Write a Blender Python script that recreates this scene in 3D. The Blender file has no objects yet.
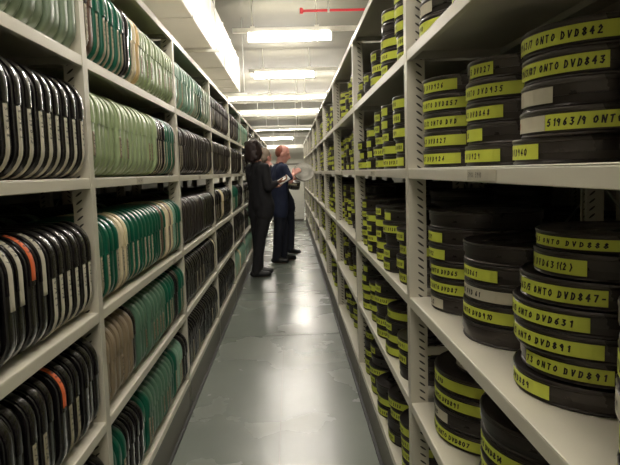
import bpy, bmesh, math, random
from mathutils import Vector, Matrix, noise
random.seed(7)
C = bpy.context.scene.collection
R = math.radians
PI = math.pi

# ------------------------------------------------------------------ materials
def mat(name, col, rough=.5, metal=0., var=0., scale=8., bump=0., bscale=60., spec=.5, coat=0., rvar=0.):
    m = bpy.data.materials.new(name); m.use_nodes = True
    nt = m.node_tree; b = nt.nodes['Principled BSDF']
    b.inputs['Base Color'].default_value = (*col, 1)
    b.inputs['Roughness'].default_value = rough
    b.inputs['Metallic'].default_value = metal
    b.inputs['Specular IOR Level'].default_value = spec
    b.inputs['Coat Weight'].default_value = coat
    b.inputs['Coat Roughness'].default_value = .15
    tc = nt.nodes.new('ShaderNodeTexCoord')
    if var or rvar:
        n = nt.nodes.new('ShaderNodeTexNoise'); n.inputs['Scale'].default_value = scale
        n.inputs['Detail'].default_value = 5
        nt.links.new(tc.outputs['Object'], n.inputs['Vector'])
        if var:
            r = nt.nodes.new('ShaderNodeValToRGB')
            r.color_ramp.elements[0].position = .3; r.color_ramp.elements[1].position = .7
            r.color_ramp.elements[0].color = (*[c * (1 - var) for c in col], 1)
            r.color_ramp.elements[1].color = (*[min(1, c * (1 + var)) for c in col], 1)
            nt.links.new(n.outputs['Fac'], r.inputs['Fac'])
            nt.links.new(r.outputs['Color'], b.inputs['Base Color'])
        if rvar:
            mr = nt.nodes.new('ShaderNodeMapRange')
            mr.inputs['From Min'].default_value = .3; mr.inputs['From Max'].default_value = .7
            mr.inputs['To Min'].default_value = rough - rvar; mr.inputs['To Max'].default_value = rough + rvar
            nt.links.new(n.outputs['Fac'], mr.inputs['Value'])
            nt.links.new(mr.outputs['Result'], b.inputs['Roughness'])
    if bump:
        n2 = nt.nodes.new('ShaderNodeTexNoise'); n2.inputs['Scale'].default_value = bscale
        bp = nt.nodes.new('ShaderNodeBump'); bp.inputs['Strength'].default_value = bump
        bp.inputs['Distance'].default_value = .01
        nt.links.new(tc.outputs['Object'], n2.inputs['Vector'])
        nt.links.new(n2.outputs['Fac'], bp.inputs['Height'])
        nt.links.new(bp.outputs['Normal'], b.inputs['Normal'])
    return m

def s(r, g, b):      # sRGB 0-255 -> linear
    f = lambda c: (c / 255) / 12.92 if c / 255 <= .04045 else ((c / 255 + .055) / 1.055) ** 2.4
    return (f(r), f(g), f(b))

M = {}
M['cream'] = mat('cream_enamel', s(205, 200, 183), .42, var=.03, scale=3)
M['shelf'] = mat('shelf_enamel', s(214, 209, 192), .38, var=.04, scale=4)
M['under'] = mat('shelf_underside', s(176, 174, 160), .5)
M['plinth'] = mat('plinth_grey', s(112, 108, 98), .5, var=.06, scale=5)
M['rail'] = mat('floor_rail_rubber', s(45, 44, 42), .6)
M['black'] = mat('black_plastic', s(26, 23, 25), .24, var=.15, scale=12, coat=.6)
M['blackb'] = mat('black_plastic_worn', s(42, 35, 33), .38, var=.2, scale=20, coat=.1)
M['dgreen'] = mat('dark_green_plastic', s(10, 90, 68), .3, var=.1, scale=12, coat=.2)
M['mgreen'] = mat('mid_green_plastic', s(88, 122, 100), .38, var=.1, scale=12, coat=.1)
M['tgreen'] = mat('sea_green_plastic', s(136, 172, 150), .36, var=.1, scale=12, coat=.1)
M['pgreen'] = mat('pale_green_plastic', s(152, 168, 126), .36, var=.07, scale=12, coat=.1)
M['ggreen'] = mat('grey_green_plastic', s(140, 156, 134), .4, var=.12, scale=10)
M['cream_p'] = mat('cream_plastic', s(222, 208, 172), .42, var=.08, scale=12)
M['tan'] = mat('tan_plastic', s(200, 172, 118), .45, var=.1, scale=12)
M['brown'] = mat('brown_plastic', s(106, 84, 70), .42, var=.12, scale=12)
M['taupe'] = mat('taupe_plastic', s(142, 126, 102), .4, var=.1, scale=12)
M['paper'] = mat('label_paper', s(196, 190, 170), .8, var=.08, scale=25)
M['paperg'] = mat('aged_label_paper', s(160, 152, 128), .8, var=.15, scale=30)
M['orange'] = mat('orange_label_paper', s(226, 108, 56), .7, var=.15, scale=30)
M['ink'] = mat('marker_ink', s(22, 20, 24), .6)
M['inkr'] = mat('red_marker_ink', s(170, 60, 60), .6)
M['can'] = mat('dark_can_metal', s(66, 61, 59), .36, metal=.55, var=.2, scale=14, rvar=.08)
M['canlid'] = mat('dark_can_lid', s(76, 71, 69), .3, metal=.65, var=.2, scale=14, rvar=.08)
M['silver'] = mat('silver_can_metal', s(150, 148, 138), .5, metal=.2, var=.12, scale=14)
M['tape'] = mat('yellow_green_tape', s(208, 217, 82), .5, var=.07, scale=18)
M['white'] = mat('white_paint', s(232, 230, 220), .45, var=.02)
M['duct'] = mat('white_duct_lagging', s(240, 238, 232), .42, var=.03, scale=3, bump=.25, bscale=5)
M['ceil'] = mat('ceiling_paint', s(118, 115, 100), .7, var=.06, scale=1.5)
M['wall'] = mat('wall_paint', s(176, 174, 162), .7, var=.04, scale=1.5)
M['steel'] = mat('galvanised_steel', s(170, 170, 162), .4, metal=.6)
M['red'] = mat('red_pipe_paint', s(214, 48, 60), .4)
M['skin'] = mat('skin', s(205, 148, 134), .55, var=.06, scale=10)
M['skinb'] = mat('skin_tan', s(150, 104, 82), .55, var=.06, scale=10)
M['hair_dark'] = mat('dark_brown_hair', s(44, 30, 28), .5, bump=.5, bscale=90)
M['hair_ginger'] = mat('reddish_hair', s(140, 84, 66), .6, bump=.4, bscale=90)
M['hair_grey'] = mat('brown_grey_hair', s(122, 108, 92), .6, bump=.4, bscale=90)
M['cloth_black'] = mat('black_knit', s(24, 23, 26), .85, var=.15, scale=20)
M['cloth_dark'] = mat('black_trouser_cloth', s(22, 21, 24), .85, var=.15, scale=20)
M['cloth_navy'] = mat('navy_jersey', s(34, 42, 68), .85, var=.12, scale=20)
M['cloth_navy2'] = mat('dark_navy_cloth', s(24, 27, 42), .85, var=.12, scale=20)
M['cloth_white'] = mat('white_collar_cloth', s(215, 214, 210), .8)
M['shoe'] = mat('black_shoe_leather', s(20, 19, 20), .35)

def emis(name, col, st):
    m = bpy.data.materials.new(name); m.use_nodes = True
    b = m.node_tree.nodes['Principled BSDF']
    b.inputs['Base Color'].default_value = (.9, .9, .85, 1)
    b.inputs['Emission Color'].default_value = (*col, 1)
    b.inputs['Emission Strength'].default_value = st
    return m
M['lamp'] = emis('lit_diffuser', (1, .93, .84), 24)

# slotted post: rows of slanted slots, their dark insides painted as colour on the faces that look along the aisle
def slotted():
    m = mat('slotted_post_enamel', s(205, 200, 183), .42)
    nt = m.node_tree; N = nt.nodes; L = nt.links; b = N['Principled BSDF']
    g = N.new('ShaderNodeNewGeometry'); tc = N.new('ShaderNodeTexCoord')
    sx = N.new('ShaderNodeSeparateXYZ'); L.new(tc.outputs['Object'], sx.inputs[0])
    sn = N.new('ShaderNodeSeparateXYZ'); L.new(g.outputs['True Normal'], sn.inputs[0])
    def mth(op, a, b_=None, c=None):
        n = N.new('ShaderNodeMath'); n.operation = op
        for i, v in enumerate((a, b_, c)):
            if v is None: continue
            if isinstance(v, (int, float)): n.inputs[i].default_value = v
            else: L.new(v, n.inputs[i])
        return n.outputs[0]
    # object x runs from 0 (aisle face) to .055 (back), mirrored by the sign of the post
    x = mth('ABSOLUTE', sx.outputs['X'])
    du = mth('SUBTRACT', x, .037)
    z = mth('ADD', sx.outputs['Z'], mth('MULTIPLY', du, .7))
    w = mth('SUBTRACT', mth('FRACT', mth('DIVIDE', z, .0235)), .5)
    e = mth('ADD', mth('POWER', mth('DIVIDE', du, .0095), 2.), mth('POWER', mth('DIVIDE', w, .15), 2.))
    hole = mth('LESS_THAN', e, 1.)
    hole = mth('MULTIPLY', hole, mth('GREATER_THAN', mth('ABSOLUTE', sn.outputs['Y']), .7))
    mx = N.new('ShaderNodeMix'); mx.data_type = 'RGBA'
    L.new(hole, mx.inputs['Factor'])
    mx.inputs['A'].default_value = (*s(205, 200, 183), 1); mx.inputs['B'].default_value = (*s(58, 54, 48), 1)
    L.new(mx.outputs['Result'], b.inputs['Base Color'])
    return m
M['post'] = slotted()

def floor_mat():
    m = mat('painted_floor', s(136, 142, 132), .3)
    nt = m.node_tree; N = nt.nodes; L = nt.links; b = N['Principled BSDF']
    tc = N.new('ShaderNodeTexCoord')
    n1 = N.new('ShaderNodeTexNoise'); n1.inputs['Scale'].default_value = 1.6; n1.inputs['Detail'].default_value = 6
    L.new(tc.outputs['Object'], n1.inputs['Vector'])
    r = N.new('ShaderNodeValToRGB')
    r.color_ramp.elements[0].position = .35; r.color_ramp.elements[1].position = .7
    r.color_ramp.elements[0].color = (*s(118, 125, 116), 1); r.color_ramp.elements[1].color = (*s(130, 136, 126), 1)
    L.new(n1.outputs['Fac'], r.inputs['Fac'])
    # small dark scuffs
    n2 = N.new('ShaderNodeTexNoise'); n2.inputs['Scale'].default_value = 40; n2.inputs['Detail'].default_value = 3
    mp = N.new('ShaderNodeMapping'); mp.inputs['Scale'].default_value = (1, .55, 1)
    L.new(tc.outputs['Object'], mp.inputs['Vector']); L.new(mp.outputs['Vector'], n2.inputs['Vector'])
    r2 = N.new('ShaderNodeValToRGB'); r2.color_ramp.elements[0].position = .74; r2.color_ramp.elements[1].position = .8
    L.new(n2.outputs['Fac'], r2.inputs['Fac'])
    mx = N.new('ShaderNodeMix'); mx.data_type = 'RGBA'
    L.new(r2.outputs['Color'], mx.inputs['Factor'])
    L.new(r.outputs['Color'], mx.inputs['A']); mx.inputs['B'].default_value = (*s(104, 104, 94), 1)
    L.new(mx.outputs['Result'], b.inputs['Base Color'])
    mr = N.new('ShaderNodeMapRange'); mr.inputs['From Min'].default_value = .3; mr.inputs['From Max'].default_value = .7
    mr.inputs['To Min'].default_value = .25; mr.inputs['To Max'].default_value = .29; b.inputs['Specular IOR Level'].default_value = .6
    L.new(n1.outputs['Fac'], mr.inputs['Value']); L.new(mr.outputs['Result'], b.inputs['Roughness'])
    n3 = N.new('ShaderNodeTexNoise'); n3.inputs['Scale'].default_value = 14
    bp = N.new('ShaderNodeBump'); bp.inputs['Strength'].default_value = .12; bp.inputs['Distance'].default_value = .004
    L.new(tc.outputs['Object'], n3.inputs['Vector']); L.new(n3.outputs['Fac'], bp.inputs['Height'])
    L.new(bp.outputs['Normal'], b.inputs['Normal'])
    return m
M['floor'] = floor_mat()

# ------------------------------------------------------------------ helpers
class MB:
    """collects vertices, faces and material slots of ONE mesh"""
    def __init__(self): self.v = []; self.f = []; self.m = []; self.mats = []; self.sm = []
    def slot(self, m):
        if m not in self.mats: self.mats.append(m)
        return self.mats.index(m)
    def add(self, vs, fs, m, smooth=False):
        o = len(self.v); k = self.slot(m)
        self.v += [tuple(p) for p in vs]
        for f in fs: self.f.append(tuple(i + o for i in f)); self.m.append(k); self.sm.append(smooth)
    def box(self, a, b, m):
        x0, y0, z0 = [min(p, q) for p, q in zip(a, b)]; x1, y1, z1 = [max(p, q) for p, q in zip(a, b)]
        self.add([(x0, y0, z0), (x1, y0, z0), (x1, y1, z0), (x0, y1, z0), (x0, y0, z1), (x1, y0, z1), (x1, y1, z1), (x0, y1, z1)],
                 [(0, 3, 2, 1), (4, 5, 6, 7), (0, 1, 5, 4), (1, 2, 6, 5), (2, 3, 7, 6), (3, 0, 4, 7)], m)
    def tube(self, a, b, r, m, n=12, r2=None):
        a = Vector(a); b = Vector(b); d = (b - a).normalized(); r2 = r if r2 is None else r2
        u = d.orthogonal().normalized(); w = d.cross(u); vs = []
        for p, rr in ((a, r), (b, r2)):
            for i in range(n):
                t = 2 * PI * i / n; vs.append(p + (u * math.cos(t) + w * math.sin(t)) * rr)
        fs = [(i, (i + 1) % n, n + (i + 1) % n, n + i) for i in range(n)]
        self.add(vs, fs, m, True); self.add(vs, [tuple(range(n))[::-1], tuple(range(n, 2 * n))], m)
    def lathe(self, prof, m, n=40, c=(0, 0, 0)):
        vs = []; k = len(prof)
        for i in range(n):
            t = 2 * PI * i / n
            for r, z in prof: vs.append((c[0] + r * math.cos(t), c[1] + r * math.sin(t), c[2] + z))
        fs = []
        for i in range(n):
            j = (i + 1) % n
            for q in range(k - 1): fs.append((i * k + q, j * k + q, j * k + q + 1, i * k + q + 1))
        fs.append(tuple(i * k for i in range(n))[::-1]); fs.append(tuple(i * k + k - 1 for i in range(n)))
        self.add(vs, fs, m, True)
    def data(self, name):
        me = bpy.data.meshes.new(name); me.from_pydata(self.v, [], self.f)
        for m in self.mats: me.materials.append(m)
        me.polygons.foreach_set('material_index', self.m); me.polygons.foreach_set('use_smooth', self.sm)
        me.update(); return me
    def build(self, name, parent=None, sharp=False):
        me = self.data(name)
        if sharp: me.set_sharp_from_angle(angle=R(38))
        return link(name, me, parent)

def link(name, me, parent=None):
    o = bpy.data.objects.new(name, me); C.objects.link(o)
    if parent: o.parent = parent
    return o
def empty(name, loc=(0, 0, 0), rot=(0, 0, 0)):
    o = bpy.data.objects.new(name, None); C.objects.link(o); o.location = loc; o.rotation_euler = rot
    o.empty_display_size = .05; return o
def tag(o, label, cat, group=None, kind=None):
    o['label'] = label; o['category'] = cat
    if group: o['group'] = group
    if kind: o['kind'] = kind
    return o
def struct(o): o['kind'] = 'structure'; return o
def bevel(o, w=.003, seg=2):
    b = o.modifiers.new('bevel', 'BEVEL'); b.width = w; b.segments = seg; b.limit_method = 'ANGLE'; return o

# handwriting: every glyph as pen strokes in a unit box
G = {'0': [[(.3, 1), (.05, .75), (.05, .25), (.3, 0), (.55, .25), (.55, .75), (.3, 1)]],
     '1': [[(.15, .8), (.35, 1), (.33, 0)]],
     '2': [[(.05, .8), (.3, 1), (.55, .75), (.05, 0), (.6, .03)]],
     '3': [[(.05, .95), (.5, .95), (.25, .58), (.55, .35), (.35, .02), (.02, .1)]],
     '4': [[(.4, 0), (.42, 1), (.02, .35), (.6, .38)]],
     '5': [[(.55, 1), (.12, .97), (.08, .58), (.45, .58), (.52, .25), (.3, 0), (.03, .1)]],
     '6': [[(.5, 1), (.15, .6), (.05, .2), (.3, 0), (.55, .2), (.4, .48), (.1, .35)]],
     '7': [[(.03, .97), (.57, 1), (.22, 0)]],
     '8': [[(.3, .53), (.08, .78), (.3, 1), (.52, .78), (.3, .53), (.03, .25), (.3, 0), (.57, .25), (.3, .53)]],
     '9': [[(.5, .7), (.3, .5), (.08, .72), (.3, 1), (.52, .8), (.48, 0)]],
     'O': [[(.3, .95), (.03, .6), (.1, .15), (.35, .03), (.62, .4), (.5, .85), (.3, .95)]],
     'N': [[(.02, 0), (.06, 1)], [(.06, 1), (.6, .0)], [(.6, .0), (.64, 1)]],
     'T': [[(0, .97), (.6, 1)], [(.3, .98), (.28, 0)]],
     'D': [[(.08, 0), (.1, 1), (.45, .85), (.58, .45), (.4, .08), (.03, 0)]],
     'V': [[(.03, 1), (.28, 0), (.58, 1)]],
     '/': [[(.05, -.05), (.5, 1.05)]], '-': [[(.08, .45), (.5, .5)]],
     '(': [[(.4, 1.05), (.18, .5), (.4, -.05)]], ')': [[(.15, 1.05), (.38, .5), (.15, -.05)]], ' ': []}
def writing(mb, text, h, adv, fn, m, w=.0017, seed=0):
    """fn(u, v) maps pen coordinates (metres along, metres up) to a point just off the surface"""
    rr = random.Random(seed); u0 = 0
    for ch in text:
        for st in G.get(ch, []):
            j = lambda: rr.uniform(-.04, .04) * h
            sk = .12
            p = [((x * h * .8 + sk * y * h) + u0 + j(), y * h + j()) for x, y in st]
            for a, b in zip(p, p[1:]):
                n = max(1, int(math.dist(a, b) / .008))
                for q in range(n):
                    s0 = (a[0] + (b[0] - a[0]) * q / n, a[1] + (b[1] - a[1]) * q / n)
                    s1 = (a[0] + (b[0] - a[0]) * (q + 1) / n, a[1] + (b[1] - a[1]) * (q + 1) / n)
                    dx, dy = s1[0] - s0[0], s1[1] - s0[1]; l = math.hypot(dx, dy) or 1
                    nx, ny = -dy / l * w / 2, dx / l * w / 2; ex, ey = dx / l * w * .4, dy / l * w * .4
                    mb.add([fn(s0[0] - ex - nx, s0[1] - ey - ny), fn(s1[0] + ex - nx, s1[1] + ey - ny),
                            fn(s1[0] + ex + nx, s1[1] + ey + ny), fn(s0[0] - ex + nx, s0[1] - ey + ny)], [(0, 1, 2, 3)], m)
        u0 += adv * (.55 if ch in '1/-() ' else 1)

# ------------------------------------------------------------------ the place
H = 1.28                      # eye height
XL, XR = -.585, .358          # aisle faces of the two racks
DEPTH = .61
SHELVES = [(.18, 'bottom shelf'), (.54, 'low shelf'), (.88, 'middle shelf'), (1.28, 'eye-level shelf'), (1.63, 'top shelf')]
TOP = 2.0
YL = [.41 + 1.39 * i for i in range(12)]
YR = [.31, 1.85, 3.36, 4.88, 6.43, 8.0, 9.55, 11.1, 12.65, 14.2, 15.75]
CEIL = 3.6

WL, WR = -1.93, 1.72
def setting():
    mb = MB(); mb.box((WL, -2.6, -.1), (WR, 36.2, 0), M['floor']); struct(mb.build('floor'))
    mb = MB()
    for y in (4.63, 6.35, 8.05, 9.7, 11.4, 13.1, 14.8, 16.5, 18.2): mb.box((-.56, y - .003, 0), (.34, y + .003, .0012), M['rail'])
    struct(mb.build('trim_1'))
    mb = MB(); mb.box((-.094, 1.0, 0), (-.091, 4.62, .0008), M['plinth']); struct(mb.build('trim_2'))
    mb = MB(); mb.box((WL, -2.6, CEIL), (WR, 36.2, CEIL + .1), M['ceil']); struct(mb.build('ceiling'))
    for n, a, b in (('wall_left', (WL - .1, -2.6, 0), (WL, 36.2, CEIL)), ('wall_right', (WR, -2.6, 0), (WR + .1, 36.2, CEIL)),
                    ('wall_back', (WL, -2.7, 0), (WR, -2.6, CEIL)), ('wall_far', (WL, 36.2, 0), (WR, 36.3, CEIL))):
        mb = MB(); mb.box(a, b, M['wall']); struct(mb.build(n))
setting()

def rack(name, ys, xf, sgn, label, plinth=True, labels=()):
    """sgn: direction from the aisle face into the rack"""
    t = empty(name, (xf, 0, 0)); tag(t, label, 'shelving', 'static shelving racks')
    xb = sgn * DEPTH
    pm = {}
    for side in (0, 1):
        for y in ys:
            if side not in pm:
                mb = MB(); w = .02
                s2 = sgn if side == 0 else -sgn
                # channel profile with folded lips, mesh origin at its own outer face
                mb.box((0, -w, .0), (s2 * .0035, w, TOP), M['post'])
                mb.box((s2 * .0035, -w, .0), (s2 * .055, -w + .003, TOP), M['post'])
                mb.box((s2 * .0035, w - .003, .0), (s2 * .055, w, TOP), M['post'])
                mb.box((s2 * .052, -w + .003, .0), (s2 * .055, -w + .012, TOP), M['post'])
                mb.box((s2 * .052, w - .012, .0), (s2 * .055, w - .003, TOP), M['post'])
                pm[side] = mb.data('post')
            o = link('post', pm[side], t); o.location = (0 if side == 0 else xb, y, 0)
    for a, b in zip(ys, ys[1:]):
        a2, b2 = a + .0205, b - .0205
        for z, _ in SHELVES + [(TOP, 'canopy')]:
            mb = MB(); l = .031
            x0, x1 = sgn * .001, xb - sgn * .001
            mb.box((x0, a2, z - .003), (x1, b2, z), M['shelf'])
            mb.box((x0, a2, z - l), (x0 + sgn * .014, b2, z - .003), M['shelf'])
            mb.box((x1, a2, z - l), (x1 - sgn * .014, b2, z - .003), M['shelf'])
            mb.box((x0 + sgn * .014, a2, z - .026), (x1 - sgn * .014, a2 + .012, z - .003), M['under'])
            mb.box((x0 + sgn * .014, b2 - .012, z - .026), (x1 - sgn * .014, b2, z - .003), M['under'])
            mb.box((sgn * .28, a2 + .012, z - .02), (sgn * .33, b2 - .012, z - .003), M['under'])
            bevel(mb.build('shelf' if z < TOP else 'canopy', t), .002)
    for y in ys:    # side frame ties between front and back post
        for z in (.7, 1.42):
            mb = MB(); mb.box((sgn * .055, y - .006, z - .012), (xb - sgn * .055, y + .006, z + .012), M['cream'])
            mb.build('frame_tie', t)
    for a, b in zip(ys, ys[1:]):
        for z0, z1 in ((.3, 1.2), (1.2, .3), (1.2, 1.9)):
            mb = MB(); mb.tube((xb - sgn * .003, a + .03, z0), (xb - sgn * .003, b - .03, z1), .004, M['steel'], 8)
            mb.build('cross_brace', t)
    if plinth:
        mb = MB(); mb.box((sgn * .0, ys[0], .012), (sgn * .03, ys[-1], .149), M['plinth']); mb.build('plinth', t)
        mb = MB(); mb.box((-sgn * .012, ys[0], 0), (sgn * .012, ys[-1], .012), M['rail']); mb.build('floor_strip', t)
        mb = MB(); mb.box((xb, ys[0], .012), (xb - sgn * .03, ys[-1], .149), M['plinth']); mb.build('plinth', t)
    for y, z, w in labels:
        mb = MB(); x = -sgn * .0006
        mb.box((0, y - w / 2, z - .027), (x, y + w / 2, z - .006), M['paper'])
        o = mb.build('shelf_label', t)
        mb = MB()
        fn = (lambda u, v: (x * 1.8, y - w / 2 + .006 + u, z - .021 + v)) if sgn < 0 else (lambda u, v: (x * 1.8, y + w / 2 - .006 - u, z - .021 + v))
        writing(mb, '51900  51990'[:int(w / .0085)], .009, .0085, fn, M['ink'], .0013, int(y * 10))
        mb.build('shelf_label_text', o)
    return t
rack('shelving_rack', YL, XL, -1, 'long cream steel rack of upright square cans along the left of the aisle', labels=((2.36, 1.28, .1), (2.95, .88, .08), (3.9, 1.28, .08), (4.95, 1.28, .07)))
rack('shelving_rack', YR, XR, 1, 'long cream steel rack of stacked round cans along the right of the aisle', labels=((1.125, 1.28, .17), (2.62, 1.28, .12), (4.2, 1.28, .1)))
rack('shelving_rack', YR[:6], XR + DEPTH + .06, 1, 'second cream steel rack seen dimly through the back of the right rack', plinth=False)
rack('shelving_rack', YL[:6], XL - DEPTH - .06, -1, 'second cream steel rack hidden behind the left rack', plinth=False)

# ------------------------------------------------------------------ upright square cans
CW, CH, CR = .272, .276, .072
def outline(inset=0, seg=6):
    pts = []; w, h, r = CW - inset * 2, CH - inset * 2, CR - inset
    for cx, cz, a0 in ((-r, inset + r, -90), (-r, inset + h - r, 0), (-w + r, inset + h - r, 90), (-w + r, inset + r, 180)):
        for i in range(seg + 1):
            a = R(a0 + 90 * i / seg); pts.append((cx - inset + r * math.cos(a), cz + r * math.sin(a)))
    return pts          # x: 0 at the aisle face, negative into the shelf
def loft(mb, st, m, seg=6):
    vs = []; n = 0
    for y, ins in st:
        p = outline(ins, seg); n = len(p); vs += [(x, y, z) for x, z in p]
    fs = []
    for k in range(len(st) - 1):
        for i in range(n):
            j = (i + 1) % n; fs.append((k * n + i, k * n + j, (k + 1) * n + j, (k + 1) * n + i))
    mb.add(vs, fs, m, True)
    mb.add(vs, [tuple(range(n)), tuple(range((len(st) - 1) * n, len(st) * n))[::-1]], m)
def path_front(inset=-.0012, upto='low'):
    """points along the aisle edge of the can, from under the front bottom corner to over the top"""
    return outline(inset, 10)
def strip(mb, y0, y1, off, za, zb, m, thick=.0012, crown=False):
    """a strip that follows the can's front edge between heights: za..zb along the path index fraction 0..1"""
    p = outline(-off, 10)[:22]; q = outline(-off + thick + .002, 10)[:22]
    L = [0]
    for a, b in zip(p, p[1:]): L.append(L[-1] + math.dist(a, b))
    tot = L[-1]
    def at(pp, l):
        for i in range(len(pp) - 1):
            if L[i + 1] >= l:
                f = (l - L[i]) / (L[i + 1] - L[i] or 1); return (pp[i][0] + (pp[i + 1][0] - pp[i][0]) * f, pp[i][1] + (pp[i + 1][1] - pp[i][1]) * f)
        return pp[-1]
    n = 14; vs = []
    # cross-section: crowned outer face between y0 and y1, flat inner face
    cs = [(0, 0), (1, 0), (1, .55), (.86, .9), (.68, 1), (.32, 1), (.14, .9), (0, .55)] if crown else [(0, 0), (1, 0), (1, 1), (0, 1)]
    c = len(cs)
    for k in range(n + 1):
        l = tot * (za + (zb - za) * k / n); a = at(p, l); b = at(q, l)
        for fy, fo in cs:
            vs.append((b[0] + (a[0] - b[0]) * fo, y0 + (y1 - y0) * fy, b[1] + (a[1] - b[1]) * fo))
    fs = []
    for k in range(n):
        o = k * c
        for i in range(c): fs.append((o + i, o + (i + 1) % c, o + c + (i + 1) % c, o + c + i))
    fs += [tuple(range(c))[::-1], tuple(n * c + i for i in range(c))]
    mb.add(vs, fs, m, True)

meshes = {}
def sq_meshes(key):
    if key in meshes: return meshes[key]
    m = M[key]; d = {}
    mb = MB(); loft(mb, [(-.0265, .012), (-.0262, .006), (-.0245, .0025), (-.021, .0005), (-.017, 0), (-.002, 0), (.0015, .001), (.003, .004)], m); d['can_base'] = mb.data('can_base')
    mb = MB(); loft(mb, [(.003, .011), (.0055, .0105), (.0065, .008), (.0085, .0058), (.012, .005), (.018, .005), (.0225, .0075), (.0255, .014)], m); d['can_lid'] = mb.data('can_lid')
    mb = MB(); strip(mb, -.0250, .0025, .0045, .57, 1., m, .004, True); d['closing_strap'] = mb.data('closing_strap')
    for me in d.values(): me.set_sharp_from_angle(angle=R(50))
    meshes[key] = d; return d
def label_mesh(kind, v):
    k = ('lab', kind, v)
    if k in meshes: return meshes[k]
    a, b = {'paper': (.06, .56), 'paperg': (.08, .555), 'high': (.48, .93), 'aged': (.3, .5), 'orange': (.6, .95)}[kind]
    m = {'aged': M['taupe'], 'paper': M['paper'], 'paperg': M['paperg'], 'high': M['paper'], 'orange': M['orange']}[kind]
    off = .0012 if kind in ('paper', 'paperg', 'aged') else .0057
    mb = MB(); strip(mb, -.0195, -.0025, off, a, b, m, .001)
    me = mb.data('paper_label')
    # writing runs up the edge of the can
    p = outline(-off - .0005, 10)[:22]; L = [0]
    for q, r_ in zip(p, p[1:]): L.append(L[-1] + math.dist(q, r_))
    tot = L[-1]
    def fn(u, vv):
        l = tot * (b - .02) - u
        for i in range(len(p) - 1):
            if L[i + 1] >= l:
                f = (l - L[i]) / (L[i + 1] - L[i]); x = p[i][0] + (p[i + 1][0] - p[i][0]) * f; z = p[i][1] + (p[i + 1][1] - p[i][1]) * f
                return (x, -.015 + vv, z)
        return (p[0][0], -.015 + vv, p[0][1])
    mb = MB(); rr = random.Random(v * 7 + 3)
    txt = ['519/4', '5190/2', '51967', '5/963', '519-2', '51958'][v % 6]
    writing(mb, txt, .0115, .0155, fn, M['ink'], .0015, v)
    meshes[k] = (me, mb.data('label_text')); return meshes[k]

NAMES = {'black': 'glossy black', 'blackb': 'worn black', 'dgreen': 'dark green', 'mgreen': 'dull green', 'tgreen': 'sea green',
         'pgreen': 'pale green', 'ggreen': 'grey green', 'cream_p': 'cream', 'tan': 'tan', 'brown': 'dark brown', 'taupe': 'taupe'}
ORD = ['zeroth', 'first', 'second', 'third', 'fourth', 'fifth', 'sixth', 'seventh', 'eighth', 'ninth', 'tenth', 'eleventh', 'twelfth', 'thirteenth',
       'fourteenth', 'fifteenth', 'sixteenth', 'seventeenth', 'eighteenth', 'nineteenth', 'twentieth', 'twenty-first', 'twenty-second',
       'twenty-third', 'twenty-fourth', 'twenty-fifth']
def seq(*runs):
    o = []
    for k, n in runs: o += [k] * n
    return o
# colours of the cans per shelf (bottom to top) for the bays, nearest to farthest; each bay holds 24
PITCH = .0558
bays = [
 [seq(('black', 24)), seq(('black', 24)), seq(('black', 24)), seq(('black', 24)), seq(('ggreen', 24))],
 [seq(('dgreen', 3), ('black', 4), ('dgreen', 2), ('mgreen', 8), ('dgreen', 2), ('tgreen', 3), ('black', 2)),
  seq(('taupe', 6), ('black', 1), ('mgreen', 9), ('dgreen', 4), ('black', 2), ('dgreen', 2)),
  seq(('dgreen', 4), ('cream_p', 2), ('dgreen', 10), ('brown', 1), ('dgreen', 1), ('cream_p', 1), ('brown', 1), ('cream_p', 1), ('tgreen', 1), ('dgreen', 2)),
  seq(('pgreen', 16), ('black', 3), ('dgreen', 4), ('brown', 1)),
  seq(('black', 1), ('brown', 1), ('dgreen', 6), ('black', 1), ('dgreen', 1), ('cream_p', 1), ('tan', 1), ('pgreen', 12))],
 [seq(('black', 24)), seq(('black', 22), ('cream_p', 1), ('black', 1)), seq(('blackb', 14), ('black', 10)), seq(('blackb', 15), ('pgreen', 1), ('blackb', 8)), seq(('tgreen', 14), ('dgreen', 4), ('ggreen', 6))],
 [seq(('black', 24)), seq(('black', 24)), seq(('black', 9), ('cream_p', 3), ('black', 12)), seq(('blackb', 24)), seq(('blackb', 24))],
 [seq(('tgreen', 10), ('cream_p', 2), ('tgreen', 12)), seq(('black', 24)), seq(('dgreen', 12), ('black', 12)), seq(('blackb', 24)), seq(('blackb', 18), ('tgreen', 6))],
 [seq(('tgreen', 24)), seq(('black', 12), ('tgreen', 12)), seq(('black', 24)), seq(('black', 20), ('tgreen', 4)), seq(('tgreen', 20), ('black', 4))]]
while len(bays) < 11: bays.append([seq((random.choice(['black', 'blackb', 'tgreen', 'black']), 24)) for _ in range(5)])

BAYN = ["left rack's nearest bay", "left rack's second bay", "left rack's third bay"]
NB = 24
def put_square(key, loc, rot, label, group, lab=None, v=0):
    t = empty('square_film_can', loc, rot); tag(t, label, 'film can', group)
    for n, me in sq_meshes(key).items(): link(n, me, t)
    if lab:
        a, b = label_mesh(lab, v)
        o = link('paper_label', a, t)
        if lab == 'orange': o['label'] = 'orange paper label'
        link('label_text', b, o)
    return t
far = MB(); count = 0
farmesh = {}
def add_mesh(mb, me_parts, mtx):
    for vs, fs, m in me_parts: mb.add([mtx @ Vector(p) for p in vs], fs, m, True)
def simple_parts(key):
    if key in farmesh: return farmesh[key]
    b = MB(); loft(b, [(-.0255, .008), (-.021, .0005), (.0, 0), (.005, .0105), (.0095, .0055), (.0195, .005), (.0245, .013)], M[key], 4)
    strip_b = MB(); strip(strip_b, -.0250, .0025, .0045, .57, 1., M[key], .004, True)
    out = [(b.v, b.f, M[key]), (strip_b.v, strip_b.f, M[key])]
    farmesh[key] = out; return out
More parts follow.
